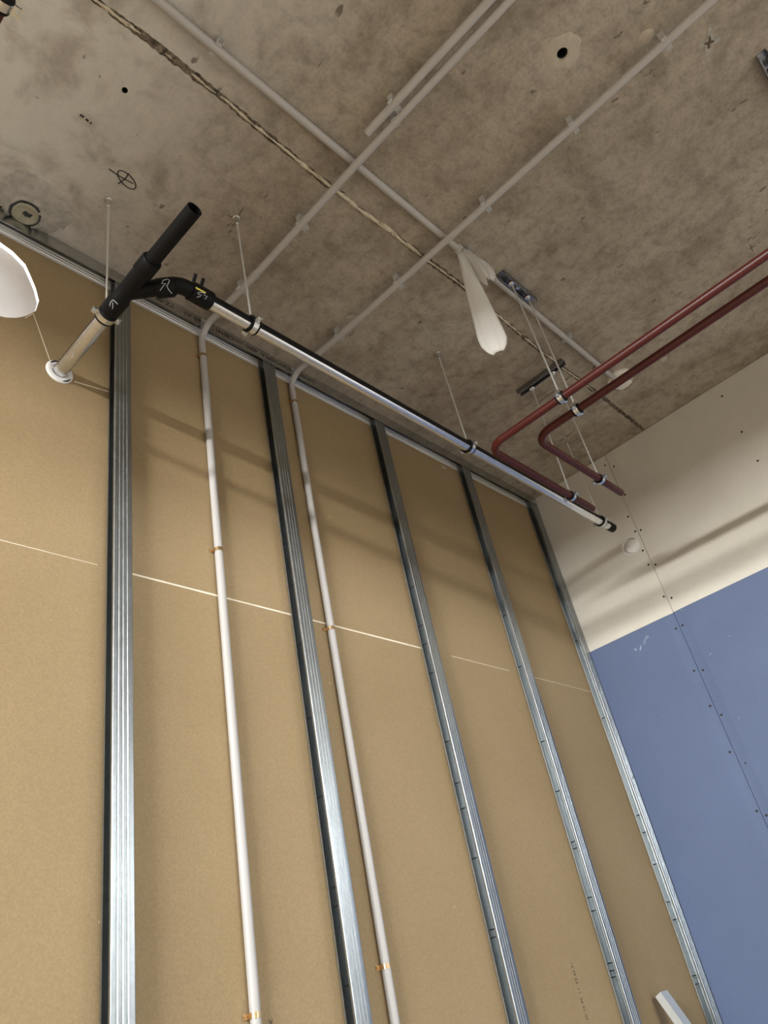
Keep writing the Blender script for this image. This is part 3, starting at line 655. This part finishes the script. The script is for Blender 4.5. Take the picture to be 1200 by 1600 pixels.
wy.lathe((PX, -0.268, PZ), (0, -1, 0), [(0.0, DR + 0.0005), (0.0, 0.0245), (0.006, 0.0262), (0.052, 0.0262), (0.060, 0.0225), (0.10, 0.0225), (0.118, 0.0235), (0.150, 0.0235), (0.156, 0.0262), (0.198, 0.0262), (0.202, 0.0245), (0.202, DR)], 32)
wy.tube([(PX, BY, PZ), (bx - 0.030, DY + 0.030 + 0.0, (PZ + DZ) / 2)], 0.0215, 28)
wye = wy.build('wye_fitting', M['fitting'], dp, True)
m = MB(); b0 = Vector((PX + 0.055, BY - 0.055, PZ)); bd = Vector((1, -1, 0)).normalized()
m.lathe(b0, bd, [(0, 0.0212), (0.0, 0.0245), (0.004, 0.0255), (0.040, 0.0255), (0.046, 0.0215)], 28)
path = arc(Vector((PX, BY, PZ)), Vector((bx, DY, DZ)), Vector((bx + 0.3, DY, DZ)), 0.060, 10); m.tube([b0 + bd * 0.04] + path + [(bx + 0.04, DY, DZ)], 0.0215, 28)
m.lathe((bx + 0.032, DY, DZ), (1, 0, 0), [(0, 0.0212), (0.002, 0.0258), (0.060, 0.0262), (0.064, 0.0245), (0.064, DR)], 28)
for dx in (0.036, 0.060): m.tube([(bx + dx, DY - 0.010, DZ + 0.018), (bx + dx, DY - 0.024, DZ + 0.042)], 0.0048, 12)
elb = m.build('elbow_fitting', M['fitting'], dp, True)
m = MB()                                          # open upstand pointing into the room, hollow
m.lathe((PX, -0.455, PZ), (0, -1, 0), [(0.0, DR), (0.194, DR), (0.194, DR - 0.0025), (0.02, DR - 0.0025), (0.02, 0.0001)], 32); m.build('open_pipe', M['fitting'], dp, True)
m = MB(); m.lathe((-0.245, DY, DZ), (1, 0, 0), [(0, DR + 0.0002), (0.0, DR + 0.0010), (0.049, DR + 0.0010), (0.049, DR - 0.002), (0.042, DR - 0.002), (0.042, 0.0001)], 32)
m.build('end_sleeve', M['rubber'], dp, True)
def on_cyl(px, py, axis_p, axis_d, r):
    d = Vector(axis_d).normalized(); o = CAMC - Vector(axis_p); rr = ray(px, py).normalized()
    oo = o - d * o.dot(d); rd = rr - d * rr.dot(d); a = rd.dot(rd); b = 2 * oo.dot(rd); c = oo.dot(oo) - r * r; q = b * b - 4 * a * c
    tt = (-b - math.sqrt(max(q, 0))) / (2 * a); return CAMC + rr * tt
def scribble(parent, pts, axis_p, axis_d, r, w=0.0009):
    m = MB(); m.tube([on_cyl(x / 3, 280 + y / 3, axis_p, axis_d, r) for x, y in pts], w, 6); return m.build('chalk_mark', M['chalk'], parent)
scribble(wye, [(514, 594), (519, 574), (531, 566), (540, 574), (552, 586)], (PX, 0, PZ), (0, 1, 0), 0.0266)
scribble(wye, [(527, 608), (529, 592), (528, 578)], (PX, 0, PZ), (0, 1, 0), 0.0266)
scribble(elb, [(750, 522), (766, 500), (778, 490), (758, 488), (765, 474), (785, 468), (795, 474), (788, 490), (782, 502), (792, 520), (806, 536)], b0, bd, 0.0259)
scribble(elb, [(922, 553), (935, 551), (946, 544), (930, 540), (926, 533), (942, 530), (960, 534), (956, 543), (972, 550), (960, 562)], (0, DY, DZ), (1, 0, 0), 0.0266)
scribble(dp.children[0], [(334, 838), (343, 830), (345, 812)], (PX, 0, PZ), (0, 1, 0), DR + 0.0004, 0.0007)
m = MB(); vs = []
for px, py in ((917, 503), (966, 530), (964, 537), (918, 513)): vs.append(on_cyl(px / 3, 280 + py / 3, (0, DY, DZ), (1, 0, 0), 0.0267))
m.add(vs, [(0, 1, 2, 3)]); m.build('yellow_label', M['yellow'], elb)

# white collar where the stub leaves the board
m = MB(); m.lathe((PX, 0, PZ), (0, -1, 0), [(-0.004, 0.0215), (0.0035, 0.0215), (0.0045, 0.027), (0.004, 0.0345), (0.0015, 0.0385), (-0.001, 0.0395)], 28)
col = tag(m.build('pipe_collar', M['foam'], None, True), 'round white collar where the black drain stub leaves the brown board', 'collar')
for a0, a1 in ((100, 150), (-75, -25)):
    m = MB(); pts = []
    for i in range(7): a = math.radians(a0 + (a1 - a0) * i / 6); pts.append((PX + 0.0335 * math.cos(a), -0.0045, PZ + 0.0335 * math.sin(a)))
    m.tube(pts, [0.0006, 0.0016, 0.0021, 0.0021, 0.0021, 0.0016, 0.0006], 8); m.build('open_gap', M['dark'], col)

# ---------------------------------------------------------------- hangers
def clamp(parent, c, axis, r, liner='rubber'):
    c = Vector(c); a = Vector(axis).normalized(); sdv = a.cross(Vector((0, 0, 1))).normalized(); up = Vector((0, 0, 1))
    m = MB(); m.lathe(c - a * 0.0145, a, [(0, r + 0.0002), (0, r + 0.0036), (0.003, r + 0.0050), (0.0065, r + 0.0046), (0.0065, r + 0.003), (0.0225, r + 0.003), (0.0225, r + 0.0046), (0.026, r + 0.0050), (0.029, r + 0.0036), (0.029, r + 0.0002)], 28)
    m.build('rubber_liner', M[liner], parent, True)
    b = MB(); b.lathe(c - a * 0.008, a, [(0, r + 0.0028), (0, r + 0.0050), (0.016, r + 0.0050), (0.016, r + 0.0028)], 28)
    for q in (-1, 1):
        for dz in (-0.0028, 0.0028): b.obox(c + sdv * (q * (r + 0.0105)) + up * dz, (a, sdv, up), (0.0085, 0.0070, 0.0010))
    b.hexa(c + up * (r + 0.0048), up, 0.0062, 0.012)
    cl = b.build('clamp_band', M['zinc'], parent, True, 30)
    for q in (-1, 1):
        s = MB(); e = c + sdv * (q * (r + 0.0125)); s.lathe(e - up * 0.013, up, [(0, 0.0001), (0, 0.0022), (0.022, 0.0022), (0.022, 0.0001)], 10); s.hexa(e + up * 0.004, up, 0.0048, 0.0042, 12); s.hexa(e - up * 0.0075, up, 0.0048, 0.0036)
        s.build('clamp_screw', M['zinc'], cl, True, 30)
    return cl
def rod(parent, x, y, z0, z1, x1=None, y1=None, r=0.0030):
    m = MB(); m.tube([(x, y, z0), (x1 if x1 is not None else x, y1 if y1 is not None else y, z1)], r, 10); return m.build('threaded_rod', M['rod'], parent, True)
def ceiling_anchor(parent, x, y):
    m = MB(); m.lathe((x, y, 0.0), (0, 0, -1), [(0, 0.0115), (0.0022, 0.0115), (0.0026, 0.0085), (0.010, 0.0080), (0.016, 0.0050), (0.030, 0.0045), (0.031, 0.003)], 20); return m.build('ceiling_anchor', M['zinc'], parent, True)
hang = [(-2.585, -0.254, (PX, -0.250, PZ), (0, 1, 0), 'pipe hanger on the drain stub, nearest the white collar'),
        (-2.258, -0.436, (-2.255, DY, DZ), (1, 0, 0), 'pipe hanger on the long drain beside the elbow, between the two left studs'),
        (-1.272, -0.434, (-1.272, DY, DZ), (1, 0, 0), 'pipe hanger at the middle of the long drain, near the red pipe corner'),
        (-0.305, -0.432, (-0.303, DY, DZ), (1, 0, 0), 'pipe hanger at the far end of the long drain by the grey wall')]
for x, y, c, ax, lab in hang:
    t = thing('pipe_hanger', (x, y, c[2]), lab, 'hanger', 'single rod hangers of the drain pipe')
    ceiling_anchor(t, x, y); rod(t, x, y, -0.02, c[2] + DR + 0.010, c[0], c[1]); clamp(t, c, ax, DR + 0.0012)

# red pipes
RR, RZ = 0.0138, -0.602
R1X, R1Y, R2X, R2Y = -1.345, -0.549, -1.243, -0.678
def red_pipe(label, x, y, xe):
    t = thing('red_pipe', ((x + xe) / 2, y, RZ - RR), label, 'pipe', 'pair of red pipes')
    m = MB(); m.tube([(x, -2.75, RZ), (x, -1.6, RZ), (x, -0.9, RZ)] + arc((x, -1.5, RZ), (x, y, RZ), (xe, y, RZ), 0.062, 14) + [(x + 0.3, y, RZ), (xe, y, RZ)], RR, 24); m.build('pipe_run', M['red'], t, True)
    m = MB(); m.lathe((xe - 0.001, y, RZ), (1, 0, 0), [(0, RR * 0.9), (0.004, RR * 0.72), (0.0045, RR * 0.6), (0.002, RR * 0.6), (0.002, 0.0001)], 20); m.build('bare_end', M['cut'], t, True)
    return t
red_pipe('outer red pipe with one rounded corner, nearest the long black drain', R1X, R1Y, -0.636)
red_pipe('inner red pipe with one rounded corner, farther from the black drain', R2X, R2Y, -0.628)
t = thing('red_pipe', (-3.104, -1.4, -0.62), 'red pipe stub cut off by the top left corner of the view', 'pipe')
m = MB(); m.tube([(-3.100, -2.75, -0.602), (-3.100, -0.35, -0.602)], RR, 24); m.build('pipe_run', M['red'], t, True)
t = thing('pipe_hanger', (-3.100, -0.835, -0.602), 'pipe hanger holding the red pipe stub at the top left corner', 'hanger')
ceiling_anchor(t, -3.100, -0.835); rod(t, -3.100, -0.835, -0.02, -0.602 + RR + 0.01); clamp(t, (-3.100, -0.835, -0.602), (0, 1, 0), RR)

def channel_hanger(label, c, axis, half, rods, group='channel hangers of the red pipes'):
    c = Vector(c); a = Vector(axis).normalized(); t = thing('channel_hanger', (c.x, c.y, -0.022), label, 'hanger', group)
    sdv = Vector((0, 0, 1)).cross(a); W2, HH, tk, lip = 0.0145, 0.024, 0.0016, 0.0036
    o = [(-W2, 0), (-W2, -HH), (-W2 + lip, -HH), (-W2 + lip, -HH + 0.003), (-W2 + lip, -HH + tk), (-W2 + lip * 0.8, -HH + tk), (-W2 + tk, -HH + tk), (-W2 + tk, -tk)]
    o = o + [(-x, z) for x, z in o[::-1]]
    m = MB(); m.prism(o, c - a * half + Vector((0, 0, -0.0008)), sdv, (0, 0, 1), a, 2 * half); m.build('channel', M['galv_shaded'], t)  # steel darkened so its colour carries the shade inside the channel
    m = MB(); m.lathe(c + Vector((0, 0, -0.004)), (0, 0, -1), [(0, 0.0001), (0, 0.0085), (0.0015, 0.0085)], 18); m.hexa(c + Vector((0, 0, -0.0045)), (0, 0, -1), 0.0065, 0.007); m.build('anchor_bolt', M['zinc'], t, True, 30)
    for (x, y, cc, ax) in rods:
        m = MB(); m.lathe((x, y, -0.0215), (0, 0, -1), [(0, 0.0001), (0, 0.0125), (0.005, 0.0125), (0.007, 0.009)], 20); m.build('rubber_washer', M['purple'], t, True, 30)
        m = MB(); m.lathe((x, y, -0.0275), (0, 0, -1), [(0, 0.0115), (0.002, 0.0115), (0.002, 0.0001)], 20); m.hexa((x, y, -0.029), (0, 0, -1), 0.0075, 0.007); m.build('hanger_nut', M['zinc'], t, True, 30)
        rod(t, x, y, -0.018, cc[2] + RR + 0.010, cc[0], cc[1]); clamp(t, cc, ax, RR)
    return t
channel_hanger('channel hanger beside the white plastic strip, its two rods holding both straight red pipes', (-1.280, -0.840, 0), (1, 0, 0), 0.108,
               [(-1.334, -0.842, (R1X, -0.852, RZ), (0, 1, 0)), (-1.228, -0.842, (R2X, -0.850, RZ), (0, 1, 0))])
channel_hanger('channel hanger near the corner, its two rods holding the red pipes past their bends', (-0.792, -0.612, 0), (0, 1, 0), 0.118,
               [(-0.786, -0.557, (-0.800, R1Y, RZ), (1, 0, 0)), (-0.788, -0.668, (-0.797, R2Y, RZ), (1, 0, 0))])
channel_hanger('channel hanger cut off by the upper right edge of the view', (-1.285, -1.825, 0), (1, 0, 0), 0.108,
               [(-1.334, -1.825, (R1X, -1.825, RZ), (0, 1, 0)), (-1.228, -1.825, (R2X, -1.825, RZ), (0, 1, 0))])

# ---------------------------------------------------------------- smoke detector
DX, DYY = -0.462, -0.826
t = thing('smoke_detector', (DX, DYY, -0.042), 'round white smoke detector on the concrete ceiling at the conduit end', 'smoke detector')
m = MB(); m.lathe((DX, DYY, 0.0), (0, 0, -1), [(-0.0005, 0.058), (0.010, 0.058), (0.013, 0.055), (0.014, 0.044)], 40); m.build('mounting_base', M['white'], t, True)
m = MB(); m.lathe((DX, DYY, 0.0), (0, 0, -1), [(0.012, 0.048), (0.024, 0.0475), (0.034, 0.044), (0.041, 0.036), (0.043, 0.020), (0.0435, 0.0001)], 40); m.build('sensor_head', M['white'], t, True)
for k in range(4):
    m = MB(); pts = []
    for i in range(9): a = math.radians(90 * k + 52 + 56 * i / 8); pts.append((DX + 0.0395 * math.cos(a), DYY + 0.0395 * math.sin(a), -0.0392))
    m.tube(pts, 0.0014, 6); m.build('vent_slot', M['dark'], t)

# ---------------------------------------------------------------- plastic strip tied to the conduit
bx0, by0 = -1.598, cy(-1.598); wv = Vector((0.387, -0.922, 0)); fv = Vector((0.922, 0.387, 0))
def sheet(rows, nc, name, amp, seed, parent, twist=0.0):
    m = MB(); vs = []; fs = []
    for (z, hw, off) in rows:
        for k in range(nc):
            t = k / (nc - 1) * 2 - 1
            f = amp * noise.noise(Vector((t * 1.8, z * 5, seed))) + 0.25 * amp * noise.noise(Vector((t * 7, z * 4, seed + 3))) + 0.35 * hw * (1 - t * t)
            p = Vector((bx0, by0, z + 0.004 * noise.noise(Vector((t * 4, 0, seed))))) + wv * (t * hw + off) - fv * f
            vs.append(p)
    for j in range(len(rows) - 1):
        for k in range(nc - 1): a = j * nc + k; fs.append((a, a + 1, a + nc + 1, a + nc))
    m.add(vs, fs); o = m.build(name, M['film'], parent, True, 180)
    md = o.modifiers.new('thickness', 'SOLIDIFY'); md.thickness = 0.0008
    return o
t = thing('plastic_strip', (bx0, by0, -0.53), 'white plastic film strip tied round the ceiling conduit and hanging down', 'plastic film')
def lerp_rows(keys, n):
    out = []
    for i in range(n):
        z = keys[0][0] + (keys[-1][0] - keys[0][0]) * i / (n - 1)
        for (z0, h0, o0), (z1, h1, o1) in zip(keys[:-1], keys[1:]):
            if z <= z0 and z >= z1: q = (z - z0) / (z1 - z0); out.append((z, h0 + (h1 - h0) * q, o0 + (o1 - o0) * q)); break
    return out
sheet(lerp_rows([(-0.020, 0.012, 0.0), (-0.06, 0.016, 0.003), (-0.13, 0.020, 0.001), (-0.24, 0.029, 0.0), (-0.35, 0.037, 0.0), (-0.43, 0.043, 0.0), (-0.47, 0.043, 0.002), (-0.50, 0.032, 0.003), (-0.517, 0.018, 0.003)], 46), 21, 'long_tail', 0.006, 1, t)
sheet(lerp_rows([(-0.026, 0.008, 0.014), (-0.07, 0.017, 0.030), (-0.12, 0.025, 0.044), (-0.17, 0.028, 0.054), (-0.195, 0.024, 0.058), (-0.208, 0.012, 0.056)], 30), 25, 'short_tail', 0.030, 6, t)
m = MB()
for k in range(3):
    cx = bx0 - 0.006 + 0.007 * k
    m.tube([(cx + 0.003 * math.sin(a * 2 + k), by0 + (RC + 0.0016) * math.cos(a), -0.014 + (RC + 0.0014) * math.sin(a)) for a in [math.radians(q) for q in range(0, 361, 20)]], 0.0032, 8)
m.build('knot', M['film'], t, True)
